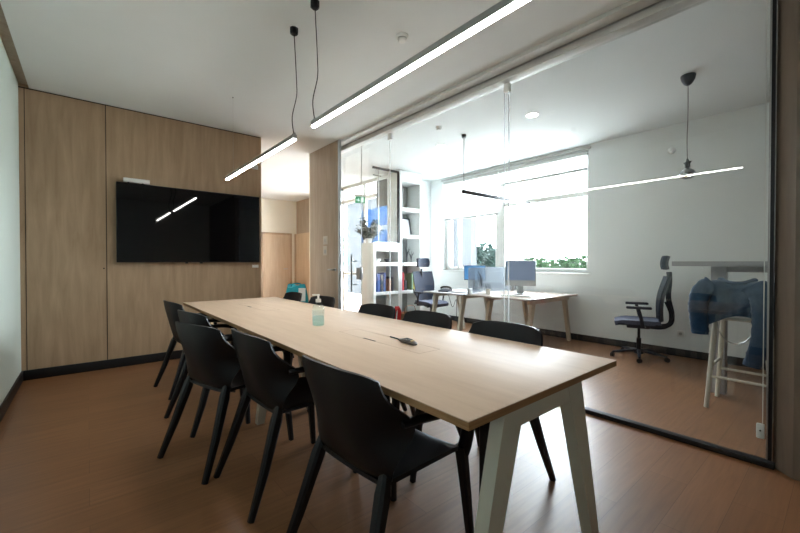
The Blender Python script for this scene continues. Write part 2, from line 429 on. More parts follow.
MB().box((-.24, .2-2.9, 3.035), (-.13, D-2.9, H), .003).build('ceiling_track', M['rail_light'], gp)
for y, w in ((2.14, .012), (2.19, .006), (4.01, .010)):
    MB().box((-.006, y-w/2-2.9, .05), (.006, y+w/2-2.9, 2.985)).build('glass_joint', M['joint_clear'], gp)
MB().box((-.005, 4.70-.003-2.9, .05), (.005, 4.70+.003-2.9, 2.985)).build('glass_joint', M['rail'], gp)
for y in (2.16, 4.01):
    MB().box((-.022, y-.03-2.9, 2.90), (.022, y+.03-2.9, 2.99), .006).build('top_clamp', M['white_plastic'], gp)
# bar handle of glass door and lock
MB().tube([(-.09, 4.84-2.9, .80), (-.09, 4.84-2.9, 1.36)], .012, 12).tube([(-.09, 4.84-2.9, .90), (0, 4.84-2.9, .90)], .008).tube([(-.09, 4.84-2.9, 1.26), (0, 4.84-2.9, 1.26)], .008).build('door_handle', M['steel'], gp)
MB().box((-.03, 4.70-2.9, .98), (.02, 4.80-2.9, 1.16), .004).build('door_lock', M['alu'], gp)
def ring(y, z, r0, r1, x=-.004):
    m = MB(); n = 28
    m.rings([[(xx, y+r*math.cos(2*PI*k/n), z+r*math.sin(2*PI*k/n)) for k in range(n)] for xx, r in ((x, r0), (x, r1), (x-.001, r1), (x-.001, r0), (x, r0))], True, False)
    return m
r1 = ring(5.17-2.9, 1.53, .05, .115); r1b = r1.build('door_decal', M['frost'], gp)
r2 = ring(5.17-2.9, 1.29, .06, .14).build('door_decal', M['frost'], gp)

# wooden door leaf standing open beside the glass ---------------------------
dl = thing('door_1', (2.87, 5.36, 0), 'tall greyed oak door leaf standing open against the glass', 'door', kind='structure')
MB().box((0, 4.88-5.36, .008), (.042, 5.80-5.36, H-.01), .002).build('door_leaf', M['panel_grey'], dl)
MB().box((-.004, 4.872-5.36, .008), (.046, 4.884-5.36, H-.01)).build('edge_strip', M['alu'], dl)
MB().box((.0, 5.80-5.36, 0), (.05, 5.83-5.36, H)).build('door_jamb', M['hall_wall'], dl)
hd = MB().tube([(0, -.40, 1.13), (-.05, -.40, 1.13), (-.055, -.39, 1.13), (-.055, -.27, 1.13)], .010, 10).build('door_handle', M['alu'], dl)
MB().lathe([(.025, 0), (.025, .006)], n=20).build('handle_rose', M['alu'], hd, mtx=Matrix.Translation((0, -.40, 1.13)) @ Matrix.Rotation(-PI/2, 4, 'Y'))
struct('wall_stub', MB().box((2.93, D, 0), (XG+.03, D+.18, H)), M['panel_grey'], 'narrow oak wall stub behind the open door leaf', 'wall')
sg = thing('door_sign', (2.868, 5.27, 1.5), 'small pale pictogram sticker on the open oak door leaf', 'sign')
MB().box((-.002, -.07, .02), (0, .07, .15), .001).build('upper_plate', M['sticker'], sg, mtx=None)
MB().box((-.002, -.05, -.15), (0, .07, 0), .001).build('lower_plate', M['sticker'], sg)
MB().tube([(-.003, 0, .055), (-.003, 0, .11)], .012, 8).lathe([(.001, .115), (.014, .122), (.001, .13)], (-.003, 0, 0), 10).build('pictogram', M['grey_print'], sg)
MB().box((-.003, -.03, -.12), (-.001, .045, -.06)).build('pictogram', M['grey_print'], sg)

# ------------------------------------------------------------------ television
tv = thing('television', (1.085, D, 1.24), 'large black flat television on the oak panelled wall', 'television')
MB().box((-.825, -.085, 0), (.825, -.045, .94), .006).build('casing', M['black_metal'], tv)
MB().box((-.817, -.0865, .014), (.817, -.084, .932)).build('screen', M['screen'], tv)
MB().box((-.3, -.045, .2), (.3, 0, .7)).build('wall_bracket', M['black_metal'], tv)
for a_ in (-.12, .05): MB().box((a_, -.08, -.014), (a_+.032, -.05, .002), .003).build('sensor', M['black_metal'], tv)
wb = thing('webcam_box', (.46, D-.055, 2.18), 'small white device standing on top of the television', 'device')
MB().box((-.13, -.02, .012), (.13, .025, .06), .005).build('body', M['white_plastic'], wb)
for a_ in (-.08, .06): MB().tube([(a_, 0, 0), (a_, 0, .014)], .01, 8).build('foot', M['black'], wb)
lb = MB().box((1.83, D-.006, 1.165), (1.92, D, 1.205), .002).build('wall_label', M['paper']); tag(lb, 'small white label under the right end of the television', 'label')
vt = thing('wall_vent', (1.85, D, 2.62), 'small white plate high on the oak wall near its free end', 'vent')
MB().box((-.09, -.008, -.03), (.07, 0, .03), .002).build('plate', M['white_plastic'], vt)
MB().box((-.07, -.010, .008), (.05, -.007, .012)).box((-.07, -.010, -.004), (.05, -.007, 0)).build('slot', M['rail'], vt)
kn = MB().lathe([(.008, 0), (.008, .01)], n=12).build('screw_cap', M['joint'], mtx=Matrix.Translation((.145, D, 1.17)) @ Matrix.Rotation(PI/2, 4, 'X')); tag(kn, 'tiny dark screw cap on the oak wall beside the panel joint', 'cap')

# ------------------------------------------------------------------ meeting table
TX0, TX1, TY0, TY1 = .823, 1.87, .685, 4.8
ZT = .79
TC = (TX0+TX1)/2
tb = thing('meeting_table', (TC, (TY0+TY1)/2, 0), 'long pale beech meeting table on cream white trestle legs', 'table')
cy = (TY0+TY1)/2
MB().box((TX0-TC, TY0-cy, ZT-.0035), (TX1-TC, TY1-cy, ZT), .001).build('table_top', M['table'], tb)
MB().box((TX0-TC, TY0-cy, ZT-.027), (TX1-TC, TY1-cy, ZT-.0035)).build('edge_band', M['ply'], tb, label='brown edge of the tabletop')
ZB = ZT-.027
def trestle(y, xc, ht, hf):
    # frame in the plane of the short side: legs close together at the beam, spread and tapered towards the floor
    t = .045; xo = xc-TC
    MB().box((xo-ht+.03, y-cy-t/2, ZB-.062), (xo+ht-.03, y-cy+t/2, ZB), .004).build('trestle_beam', M['leg_white'], tb)
    for s in (-1, 1):
        poly = [(s*ht, ZB), (s*(ht-.11), ZB), (s*(ht-.09), ZB-.062), (s*(hf-.055), 0), (s*hf, 0)]
        poly = [(p_[0]+xo, p_[1]) for p_ in poly]
        if s > 0: poly = poly[::-1]
        MB().prism(poly, 'y', y-cy-t/2-.002, y-cy+t/2+.002).build('leg', M['leg_white'], tb)
trestle(.712, 1.262, .262, .452); trestle(2.905, 1.225, .16, .24); trestle(4.62, 1.262, .262, .452)
for x in (1.06, 1.26): MB().box((x-.02-TC, .69-cy, ZB-.05), (x+.02-TC, 4.64-cy, ZB-.001)).build('long_rail', M['leg_white'], tb)
# cable flap outlines with dark slots
def flap(x, y, w, l):
    o = MB(); z0, z1 = ZT-.0001, ZT+.0004; e = .0025
    o.box((x-w, y-l, z0), (x+w, y-l+e, z1)).box((x-w, y+l-e, z0), (x+w, y+l, z1)).box((x-w, y-l, z0), (x-w+e, y+l, z1)).box((x+w-e, y-l, z0), (x+w, y+l, z1))
    o.build('cable_flap', M['ply'], tb)
    MB().box((x-w-.001, y-.01, z0), (x-w+.012, y+.11, z1+.0003)).build('flap_slot', M['joint'], tb)
flap(1.327-TC, 1.74-cy, .074, .385)
flap(1.327-TC, 3.85-cy, .074, .385)

# ------------------------------------------------------------------ armchair
def make_armchair():
    t = thing('armchair', (0, 0, 0), 'x', 'chair')
    # backrest: curved shield, local +x is the front
    def back(u, v):
        s = u*2-1
        z = .425+.42*v
        k = min(1, v/.62)
        w = .205+.063*math.sin(k*PI/2)
        if v > .62: w -= .032*((v-.62)/.38)
        if v < .12: w *= .86+.14*(v/.12)**.5
        wrap = .03+.115*math.exp(-((v-.52)/.23)**2)+.03*v
        x = -.185-.112*v**.9 + wrap*abs(s)**3.2 - .012*math.sin(v*PI)
        if v < .15: x += .05*(1-v/.15)**2
        z += -.022*abs(s)**6*max(0, v-.6)/.4 + .004*(1-s*s)
        return (x, s*w, z)
    MB().sheet(back, 20, 16, .011).build('backrest', M['plastic'], t, smooth=60)
    def seat(u, v):
        s = u*2-1
        x = -.19+.435*v
        w = .215+.012*v
        if v > .85: w *= 1-.16*((v-.85)/.15)**2
        z = .448-.018*(1-s*s)*math.sin(min(1, v*1.1)*PI)**.8 - .03*max(0, (v-.82)/.18)**2+.010*abs(s)**3
        return (x, s*w, z)
    MB().sheet(seat, 14, 16, .016).build('seat', M['plastic'], t, smooth=60)
    for s in (-1, 1):
        p = smoothpath([(-.15, s*.258, .665), (-.09, s*.270, .668), (.02, s*.279, .662), (.13, s*.278, .655), (.20, s*.268, .63), (.225, s*.255, .56), (.228, s*.240, .48), (.232, s*.222, .43)], 5)
        n = len(p)
        rad = [.019+.009*math.sin(min(1, i/(n*.6))*PI*.5) for i in range(n)]
        MB().tube(p, rad, 12, flat=.62, up=(0, 0, 1)).build('armrest', M['plastic'], t)
        MB().tube([(.225, s*.218, .455), (.247, s*.228, .25), (.270, s*.240, 0)], [.024, .020, .015], 12, square=True).build('leg', M['plastic'], t)
        MB().tube([(-.165, s*.192, .50), (-.19, s*.202, .42), (-.262, s*.228, .2), (-.338, s*.250, 0)], [.017, .026, .021, .015], 12, square=True).build('leg', M['plastic'], t)
    return t
ARM = make_armchair(); ARM.scale = (1.025,)*3
GL = 'black armchairs around the meeting table'
chairs = [  # back centre x, y, rotation deg, label
    (.70, 1.235, 4, 'black plastic armchair on the pale wall side, at the table end farthest from the television'),
    (.66, 2.08, 3, 'black plastic armchair second from the near table end, on the pale wall side'),
    (.50, 2.57, 17, 'black plastic armchair turned away most, middle one on the pale wall side'),
    (.60, 3.24, 10, 'black plastic armchair second from the television, on the pale wall side'),
    (.62, 4.18, 6, 'black plastic armchair closest to the television, on the pale wall side'),
    (1.945, 1.33, 180, 'black plastic armchair on the glass side beside the open end of the table'),
    (1.945, 2.00, 180, 'black plastic armchair on the glass side, second from the near table end'),
    (1.95, 2.63, 181, 'black plastic armchair on the glass side with red cloth on its backrest'),
    (1.97, 3.66, 183, 'black plastic armchair on the glass side, in front of the open oak door leaf'),
    (1.95, 4.37, 178, 'black plastic armchair on the glass side next to the teal bag'),
]
for i, (bx, by, rd, lab) in enumerate(chairs):
    r = math.radians(rd)
    loc = (bx+.262*math.cos(r), by+.262*math.sin(r), 0)
    if i == 0:
        ARM.location = loc; ARM.rotation_euler.z = r; ARM['label'] = lab; ARM['group'] = GL
    else: dup(ARM, loc, r, lab, GL)

# red cloth over the corner of a backrest
rc = MB().sheet(lambda u, v: (1.985+(.026 if v > .5 else -.026)*(1 if abs(v-.5) > .12 else abs(v-.5)/.12), 2.40+.045*u+.006*math.sin(v*9),   .872-abs(v-.5)*.34+.004*math.sin(u*7)), 5, 18, .004).build('red_cloth', M['red'])
tag(rc, 'small red cloth hung over the corner of an armchair backrest', 'cloth')

# teal bag on a small pedestal
pd = thing('pedestal', (2.42, 5.29, 0), 'small white pedestal cabinet under the teal bag', 'cabinet')
MB().box((-.19, -.19, .03), (.19, .19, .62), .006).build('body', M['white'], pd)
for k in range(3): MB().box((-.195, -.18, .06+.185*k), (-.188, .18, .23+.185*k), .002).build('drawer', M['white'], pd)
for sx in (-1, 1):
    for sy in (-1, 1): MB().tube([(sx*.15, sy*.15, 0), (sx*.15, sy*.15, .035)], .02, 10).build('foot', M['black'], pd)
bg = thing('tote_bag', (2.40, 5.29, .62), 'teal soft bag with a white printed side on the pedestal', 'bag', math.radians(62))
def bagf(u, v):
    a = 2*PI*u; q = (abs(math.cos(a))**3+abs(math.sin(a))**3)**(-1/3)
    w = 1-.22*v**2+.03*math.sin(a*3+v*4)
    return (.12*q*math.cos(a)*w*(1-.3*v), .165*q*math.sin(a)*w, .27*v+.03*math.sin(a*2)*v)
bm = MB(); rr = []
for j in range(9):
    rr.append([bagf(k/24, j/8) for k in range(24)])
bm.rings(rr); bm.build('bag_body', M['teal'], bg, smooth=70)
MB().sheet(lambda u, v: (-.135+.045*v, -.13+.10*u, .05+.19*v), 3, 3, .003).build('printed_patch', M['paper'], bg, label='white printed patch')
MB().tube(smoothpath([(-.03, -.08, .26), (-.03, -.05, .30), (-.03, .05, .30), (-.03, .08, .26)]), .008, 8).build('handle', M['teal'], bg)

# things on the table
sb = thing('sanitizer_bottle', (1.265, 2.43, ZT), 'clear pump bottle of aqua hand sanitizer on the table', 'bottle')
MB().lathe([(.030, 0), (.034, .006), (.034, .10), (.030, .125), (.013, .142), (.013, .15)], n=24).build('bottle_body', M['bottle'], sb)
MB().lathe([(.029, .003), (.0315, .008), (.0315, .055), (.0315, .06)], n=24).build('gel', M['gel'], sb)
pm = MB().lathe([(.015, .148), (.015, .168), (.006, .17), (.005, .192)], n=18).build('pump', M['white_plastic'], sb)
MB().box((-.008, -.007, .19), (.034, .007, .199), .003).build('nozzle', M['white_plastic'], pm, mtx=Matrix.Rotation(2.5, 4, 'Z'))
MB().sheet(lambda u, v: (.0348*math.cos(u*2.4-3.4), .0348*math.sin(u*2.4-3.4), .03+.07*v), 10, 2, .0006).build('bottle_label', M['label_film'], sb)

sb.scale = (1.25, 1.25, 1.12)
rm = thing('remote_control', (1.367, 1.57, ZT), 'small dark remote device with a stub antenna lying on the table', 'remote')
def rmf():
    m = MB(); rr = []
    for t_, w, h in ((-.075, .014, .010), (-.06, .022, .018), (-.02, .027, .024), (.03, .026, .022), (.062, .02, .016), (.072, .012, .010)):
        rr.append([(t_, w*math.cos(2*PI*k/16), h/2+h/2*math.sin(2*PI*k/16)) for k in range(16)])
    return m.rings(rr)
RZ = Matrix.Rotation(math.radians(-97), 4, 'Z')
rmf().build('casing', mat('dark_brown_casing', (58, 48, 40), .4), rm, mtx=RZ)
MB().box((-.03, -.014, .0225), (.03, .014, .0245), .002).build('display', M['screen'], rm, mtx=RZ)
for k in range(3): MB().lathe([(.004, .019), (.004, .0235), (.001, .024)], (.042, -.009+.009*k, 0), 10).build('button', M['gold'], rm, mtx=RZ)
MB().tube([(-.07, 0, .006), (-.12, .004, .005), (-.19, .0, .005)], [.005, .0045, .004], 8).build('antenna', M['black'], rm, mtx=RZ)

# ------------------------------------------------------------------ LED pendants in the meeting room
def led(name_label, x, y0, y1, z, cords, can=True):
    t = thing('pendant_strip_light', (x, (y0+y1)/2, z), name_label, 'lamp', group='lit strip lights above the table')
    c = (y0+y1)/2
    MB().box((-.016, y0-c, .010), (.016, y1-c, .045), .003).build('housing', M['alu'], t)
    MB().box((-.0135, y0-c+.004, 0), (.0135, y1-c-.004, .0105), .003).build('diffuser', M['led'], t)
    for y, visible in cords:
        if visible:
            dx = .02
            p = smoothpath([(0, y-c, .045), (-.012, y-c+.004, .18), (.028, y-c+.01, .36), (.022, y-c, .50), (.004, y-c, H-z-.03)], 6)
            MB().tube(p, .0035, 8).build('cord', M['cord'], t)
            MB().lathe([(.001, H-z-.052), (.022, H-z-.050), (.033, H-z-.038), (.033, H-z)], (.004, y-c, 0), 8).build('ceiling_rose', M['black_metal'], t, smooth=30)
            MB().box((-.006, y-c-.02, .04), (.006, y-c+.02, .058), .002).build('clip', M['alu'], t)
        else:
            MB().tube([(0, y-c, .05), (0, y-c, H-z)], .0008, 5).build('steel_wire', M['alu'], t)
            MB().lathe([(.006, H-z-.01), (.006, H-z)], (0, y-c, 0), 8).build('wire_anchor', M['cord'], t)
led('lit strip light hanging over the near half of the table', 1.235, .70, 2.45, 2.195, ((2.42, 1), (.85, 0)))
led('lit strip light hanging over the far half of the table', 1.25, 2.78, 4.65, 2.195, ((2.80, 1), (4.39, 0)))

# detectors, downlights
def detector(x, y, lab):
    t = thing('smoke_detector', (x, y, H), lab, 'detector')
    MB().lathe([(.05, 0), (.05, -.012), (.043, -.02)], n=24).build('base', M['white_plastic'], t)
    MB().lathe([(.036, -.02), (.038, -.038), (.028, -.048), (.001, -.05)], n=24).build('sensor_head', M['white_plastic'], t)
    MB().lathe([(.0365, -.024), (.0385, -.030)], n=24, cap=False).build('vent_ring', M['rail'], t)
detector(1.965, 2.33, 'round white smoke detector on the ceiling above the meeting table')
detector(3.66, 3.57, 'round white smoke detector on the office ceiling beyond the glass')
def downl(x, y, lab):
    t = thing('downlight', (x, y, H), lab, 'lamp', group='round downlights in the office ceiling')
    MB().lathe([(.085, 0), (.085, -.006), (.07, -.01), (.066, 0)], n=28, cap=False).build('trim_ring', M['white_plastic'], t)
    MB().lathe([(.066, -.001), (.066, -.003)], n=28).build('lens', M['down_lit'], t)
downl(4.25, 2.54, 'round recessed downlight in the office ceiling nearer the bulb pendant')
downl(4.285, 4.13, 'round recessed downlight in the office ceiling nearer the white shelves')
wd = thing('wall_sensor', (XW, 1.535, 2.73), 'small white round sensor high on the white office wall', 'sensor')
MB().lathe([(.045, 0), (.045, .015), (.03, .03), (.001, .034)], n=22).build('body', M['white_plastic'], wd, mtx=Matrix.Rotation(-PI/2, 4, 'Y'))
MB().lathe([(.010, .033), (.010, .036)], n=12).build('lens', M['rail'], wd, mtx=Matrix.Rotation(-PI/2, 4, 'Y'))
sk = thing('wall_socket', (XW, 1.42, .30), 'white wall socket low behind the swivel chair', 'socket')
MB().box((-.012, -.04, -.04), (0, .04, .04), .003).build('plate', M['white_plastic'], sk)
MB().lathe([(.02, 0), (.02, .003)], n=16).build('outlet', M['rail'], sk, mtx=Matrix.Translation((-.012, 0, 0)) @ Matrix.Rotation(-PI/2, 4, 'Y'))

# blind pull cord by the end profile
pc = thing('pull_cord', (XG+.035, .338, 0), 'white pull cord with tensioner hanging at the end of the glass', 'cord')
MB().tube([(0, 0, .22), (0, 0, 2.98)], .0025, 6).build('cord', M['white_plastic'], pc)
MB().box((-.012, -.01, .15), (.012, .028, .24), .005).build('tensioner', M['white_plastic'], pc)
MB().lathe([(.005, 0), (.005, .003)], n=10).build('screw', M['black'], pc, mtx=Matrix.Translation((-.012, .009, .2)) @ Matrix.Rotation(-PI/2, 4, 'Y'))

# office strip pendant (unlit)
t = thing('pendant_strip_light', (5.0, 3.56, 2.23), 'unlit dark strip light hanging across the office desks', 'lamp')
MB().box((-.87, -.02, 0), (.87, .02, .05), .003).build('housing', M['black_metal'], t)
MB().box((-.865, -.012, -.003), (.865, .012, .001)).build('diffuser', M['down'], t)
MB().tube([(-.84, 0, .03), (-.842, 0, .4), (-.84, 0, H-2.23-.03)], .006, 6).build('cord', M['grey_cord'], t)
MB().lathe([(.03, H-2.23-.045), (.034, H-2.23-.03), (.034, H-2.23)], (-.84, 0, 0), 16).build('ceiling_rose', M['black_metal'], t)
MB().tube([(.8, 0, .03), (.8, 0, H-2.23)], .001, 5).build('steel_wire', M['alu'], t)

# bulb pendant
t = thing('bulb_pendant', (4.53, 1.03, H), 'silvered round bulb on a cord under a dark blue ceiling cup', 'lamp')
MB().lathe([(.062, 0), (.062, -.01), (.055, -.045), (.032, -.085), (.01, -.10), (.001, -.101)], n=28).build('ceiling_cup', M['navy_plastic'], t)
MB().tube(smoothpath([(0, 0, -.1), (.004, 0, -.4), (.0, .005, -.62), (0, 0, -.84)]), .004, 8).build('cord', M['grey_cord'], t)
st = MB()
star = []
for k in range(10):
    r = .048 if k % 2 == 0 else .024
    a = PI/2+k*PI/5; star.append((r*math.cos(a), r*math.sin(a)))
st.prism(star, 'y', -.008, .008)
st.build('star_charm', M['black_metal'], t, mtx=Matrix.Translation((0, 0, -.86)) @ Matrix.Rotation(math.radians(50), 4, 'Z'), smooth=20)
MB().lathe([(.012, -.84), (.016, -.86), (.016, -.905), (.014, -.91)], n=16).build('socket', M['black_metal'], t)
MB().lathe([(.014, -.90), (.030, -.915), (.058, -.935), (.068, -.962), (.060, -.99), (.036, -1.01), (.001, -1.016)], n=32).build('bulb', M['bulb'], t)

# ------------------------------------------------------------------ swivel chairs
def swivel(loc, rz, label):
    t = thing('swivel_chair', loc, label, 'chair', rz)
    bs = MB()
    bs.lathe([(.05, .06), (.055, .09), (.035, .12)], n=16)
    for k in range(5):
        a = 2*PI*k/5+.3; c, s_ = math.cos(a), math.sin(a)
        bs.tube([(c*.03, s_*.03, .10), (c*.18, s_*.18, .085), (c*.31, s_*.31, .065)], [.026, .022, .015], 8, flat=.8)
    bs.build('star_base', M['navy_plastic'], t)
    for k in range(5):
        a = 2*PI*k/5+.3; c, s_ = math.cos(a)*.31, math.sin(a)*.31
        w = MB()
        for d_ in (-.016, .006):
            rr = [[(c+xx*math.cos(a+.9)*1.0-yy*0, s_+xx*math.sin(a+.9), 0) for xx, yy in ((0, 0),)]]
            mt = Matrix.Translation((c, s_, .028)) @ Matrix.Rotation(a+.9, 4, 'Z') @ Matrix.Rotation(PI/2, 4, 'X')
            tmp = MB().lathe([(.027, d_), (.028, d_+.002), (.028, d_+.010), (.027, d_+.012)], n=16)
            bmesh.ops.transform(tmp.bm, matrix=mt, verts=tmp.bm.verts)
            me = bpy.data.meshes.new('tmp'); tmp.bm.to_mesh(me); tmp.bm.free(); w.bm.from_mesh(me); bpy.data.meshes.remove(me)
        w.tube([(c, s_, .03), (c, s_, .065)], .010, 8)
        w.build('caster', M['black'], t)
    MB().tube([(0, 0, .1), (0, 0, .26)], .027, 14).tube([(0, 0, .26), (0, 0, .40)], .016, 14).build('gas_column', M['black_metal'], t)
    MB().box((-.12, -.08, .39), (.14, .08, .44), .015).tube([(.1, -.08, .41), (.1, -.17, .40)], .008, 8).build('mechanism', M['navy_plastic'], t)
    def seat(u, v):
        s = u*2-1; x = -.22+.49*v; w = .24*(1-.12*abs(v-.45)**2*4)
        return (x, s*w, .485-.012*(1-s*s)-.03*max(0, v-.8)/.2+.0*u)
    MB().sheet(seat, 12, 12, .055).build('seat', M['seat_grey'], t, smooth=60, label='grey upholstered seat')
    MB().sheet(lambda u, v: (-.23+.47*v, (u*2-1)*.23, .445+.012*(u*2-1)**2), 8, 8, .025).build('seat_pan', M['navy_plastic'], t, smooth=60)
    def backf(u, v):
        s = u*2-1; z = .50+.56*v
        w = .17+.07*math.sin(min(1, v*1.25)*PI*.62)
        x = -.255-.07*v-.045*math.sin((1-v)*PI*.8)*0+.05*math.sin(v*PI*1.1)*.6+.05*s*s
        return (x, s*w, z)
    MB().sheet(backf, 12, 16, .016).build('backrest', M['navy'], t, smooth=60)
    sp = smoothpath([(-.06, 0, .43), (-.22, 0, .42), (-.33, 0, .47), (-.345, 0, .60), (-.31, 0, .8), (-.32, 0, 1.0), (-.315, 0, 1.12)], 5)
    MB().tube(sp, [.035]*8+[.03]*(len(sp)-8), 10, flat=.6, up=(0, 1, 0)).build('spine', M['navy_plastic'], t)
    for s in (-1, 1):
        MB().tube(smoothpath([(-.34, 0, .52), (-.34, s*.12, .60), (-.30, s*.20, .72)]), .015, 8).build('back_brace', M['navy_plastic'], t)
    MB().sheet(lambda u, v: (-.30+.04*math.sin(v*PI)*.4+.04*(u*2-1)**2-.01*v, (u*2-1)*.145*(1-.1*abs(v*2-1)**3), 1.15+.17*v), 12, 8, .04).build('headrest', M['navy'], t, smooth=70)
    for s in (-1, 1):
        a_ = MB().tube([(-.05, s*.16, .43), (-.03, s*.29, .44), (-.01, s*.30, .55), (.02, s*.30, .67)], [.02, .022, .022, .02], 10, flat=.7).build('arm_support', M['navy_plastic'], t)
        MB().box((-.12, s*.30-.045, .665), (.15, s*.30+.045, .695), .013).build('arm_pad', M['navy_plastic'], t)
    return t
swivel((5.50, 1.75, 0), math.radians(110), 'blue grey swivel chair with headrest alone against the white wall')
swivel((5.02, 5.1, 0), math.radians(-98), 'blue grey swivel chair with headrest behind the desk by the white shelves')

# ------------------------------------------------------------------ desks
def desk(x0, x1, y0, y1, trs, label, mt, ml, top_in, foot_out):
    cx, cy_ = (x0+x1)/2, (y0+y1)/2
    t = thing('office_desk', (cx, cy_, 0), label, 'desk')
    MB().box((x0-cx, y0-cy_, .715), (x1-cx, y1-cy_, .74), .002).build('desk_top', mt, t)
    for y in trs:
        MB().box((x0-cx+.12, y-cy_-.02, .655), (x1-cx-.12, y-cy_+.02, .715), .003).build('trestle_beam', ml, t)
        for s in (-1, 1):
            e = (x1-x0)/2
            poly = [(s*(e-top_in), .715), (s*(e-top_in-.09), .715), (s*(e-foot_out-.055), 0), (s*(e-foot_out), 0)]
            if s > 0: poly = poly[::-1]
            MB().prism(poly, 'y', y-cy_-.022, y-cy_+.022).build('leg', ml, t)
    return t
desk(4.55, 5.93, 2.74, 3.85, (2.84, 3.55), 'pale topped office desk with splayed beech legs by the window', M['desk_top'], M['beech'], .20, .05)
desk(4.48, 5.40, 3.86, 4.74, (3.98, 4.60), 'grey office desk with white trestle legs in front of the swivel chair', M['bar_grey'], M['leg_white'], .14, .0)
# acrylic divider between the desks
dv = thing('desk_divider', (5.22, 3.81, .74), 'smoked acrylic divider standing between the two office desks', 'divider')
MB().box((-.66, -.004, .02), (.66, .004, .42), .002).build('panel', M['divider'], dv)
MB().box((-.66, -.02, .0), (-.58, .02, .09), .003).box((.5, -.02, 0), (.58, .02, .09), .003).build('clamp', M['alu'], dv)
sq = MB()
random.seed(3)
for k in range(9):
    a = random.uniform(.2, 2.9); l = random.uniform(.06, .16); bx = -.38+random.uniform(-.05, .05); bz = .20+random.uniform(-.05, .05)
    sq.tube(smoothpath([(bx, -.006, bz-.08), (bx+.02, -.006, bz), (bx+l*math.cos(a), -.006, bz+l*math.sin(a))], 4), .003, 5)
sq.build('drawn_plant', M['dark_cover'], dv)
# computer on desk, facing the meeting room
def computer(loc, rz, label, w, h, z0, mscr, mback, depth=.02):
    t = thing('computer_monitor', loc, label, 'monitor', rz)
    MB().box((0, -w/2, z0), (depth, w/2, z0+h), .006).build('casing', mback, t)
    MB().box((-.002, -w/2+.012, z0+(.09 if h > .35 else .012)), (.001, w/2-.012, z0+h-.012)).build('screen', mscr, t)
    MB().tube([(.04, 0, .01), (.05, 0, .1), (.025, 0, z0+.12)], [.05, .045, .04], 12, flat=.2, up=(1, 0, 0)).build('stand', mback, t)
    MB().box((-.06, -.10, 0), (.11, .10, .012), .005).build('foot', mback, t)
    return t
computer((5.20, 3.30, .74), math.radians(33), 'all in one computer with reflection painted on screen and grey chin on the pale desk', .46, .40, .13, M['screen_off'], M['alu'])
computer((5.32, 4.30, .74), math.radians(15), 'blue monitor standing behind the acrylic divider', .42, .27, .18, M['blue'], M['navy_plastic'])
kb = thing('keyboard', (4.86, 3.16, .74), 'slim white keyboard in front of the all in one computer', 'keyboard', math.radians(20))
MB().box((-.06, -.21, 0), (.06, .21, .012), .004).build('keyboard_base', M['white_plastic'], kb)
MB().box((-.05, -.2, .012), (.05, .2, .015), .001).build('keys', M['paper'], kb)
lp = thing('desk_phone', (4.72, 4.45, .74), 'dark low desk phone with handset at the end of the grey desk', 'phone', .3)
MB().prism([(-.09, 0), (.09, 0), (.09, .05), (-.09, .02)], 'y', -.09, .09).build('phone_base', M['navy_plastic'], lp)
MB().tube(smoothpath([(.02, -.1, .055), (.03, -.05, .075), (.03, .05, .075), (.02, .1, .055)]), [.02]*2+[.014]*14+[.02]*3 if False else .017, 10).build('handset', M['black'], lp)
nb = thing('laptop', (4.80, 4.12, .74), 'thin grey laptop lying closed on the grey desk', 'laptop', .1)
MB().box((-.12, -.16, 0), (.12, .16, .010), .003).build('laptop_base', M['alu'], nb)
MB().box((-.12, -.16, .0105), (.12, .16, .017), .003).build('laptop_lid', M['alu'], nb)
ph = thing('pen_pot', (4.78, 3.60, .74), 'small white pen pot holding pens beside the divider', 'pot')
MB().lathe([(.035, 0), (.038, .09), (.034, .09), (.032, .01), (.001, .01)], n=20).build('pot', M['white_plastic'], ph)
for k in range(5):
    a = k*1.3; MB().tube([(.015*math.cos(a), .015*math.sin(a), .012), (.045*math.cos(a), .045*math.sin(a), .16)], .004, 6).build('pen', M['dark_cover'], ph)
cb = MB().tube(smoothpath([(4.93, 4.58, .70), (4.98, 4.52, .45), (5.06, 4.50, .58), (5.02, 4.46, .30), (5.06, 4.42, .004)], 8), .005, 6).build('desk_cable', M['cord'])
tag(cb, 'black cable dangling under the grey office desk', 'cable')

# ------------------------------------------------------------------ shelves
def cabinet(x0, x1, y0, y1, ztop, shelves, label, tfront=.05):
    cx, cy_ = (x0+x1)/2, (y0+y1)/2; a, b2, c, d = x0-cx, x1-cx, y0-cy_, y1-cy_
    t = thing('bookcase', (cx, cy_, 0), label, 'bookcase')
    MB().box((a, c, 0), (a+tfront, d, ztop), .002).build('side_panel', M['shelf'], t)
    MB().box((b2-tfront, c, 0), (b2, d, ztop), .002).build('side_panel', M['shelf'], t)
    MB().box((a+tfront, d-.02, 0), (b2-tfront, d, ztop)).build('back_panel', M['shelf_back'], t)
    for z0, z1 in shelves: MB().box((a+tfront, c, z0), (b2-tfront, d-.02, z1), .002).build('shelf', M['shelf'], t)
    return t
cabinet(4.08, 4.72, 5.66, 6.08, 1.61, [(0, .10), (.62, .68), (1.17, 1.24), (1.45, 1.61)], 'low white open bookcase carrying the plant and black framed screen')
cabinet(4.72, 5.30, 5.66, 6.08, 3.05, [(0, .10), (.62, .68), (1.17, 1.24), (1.72, 1.79), (2.26, 2.33), (2.84, 3.05)], 'tall white open bookcase reaching the ceiling')
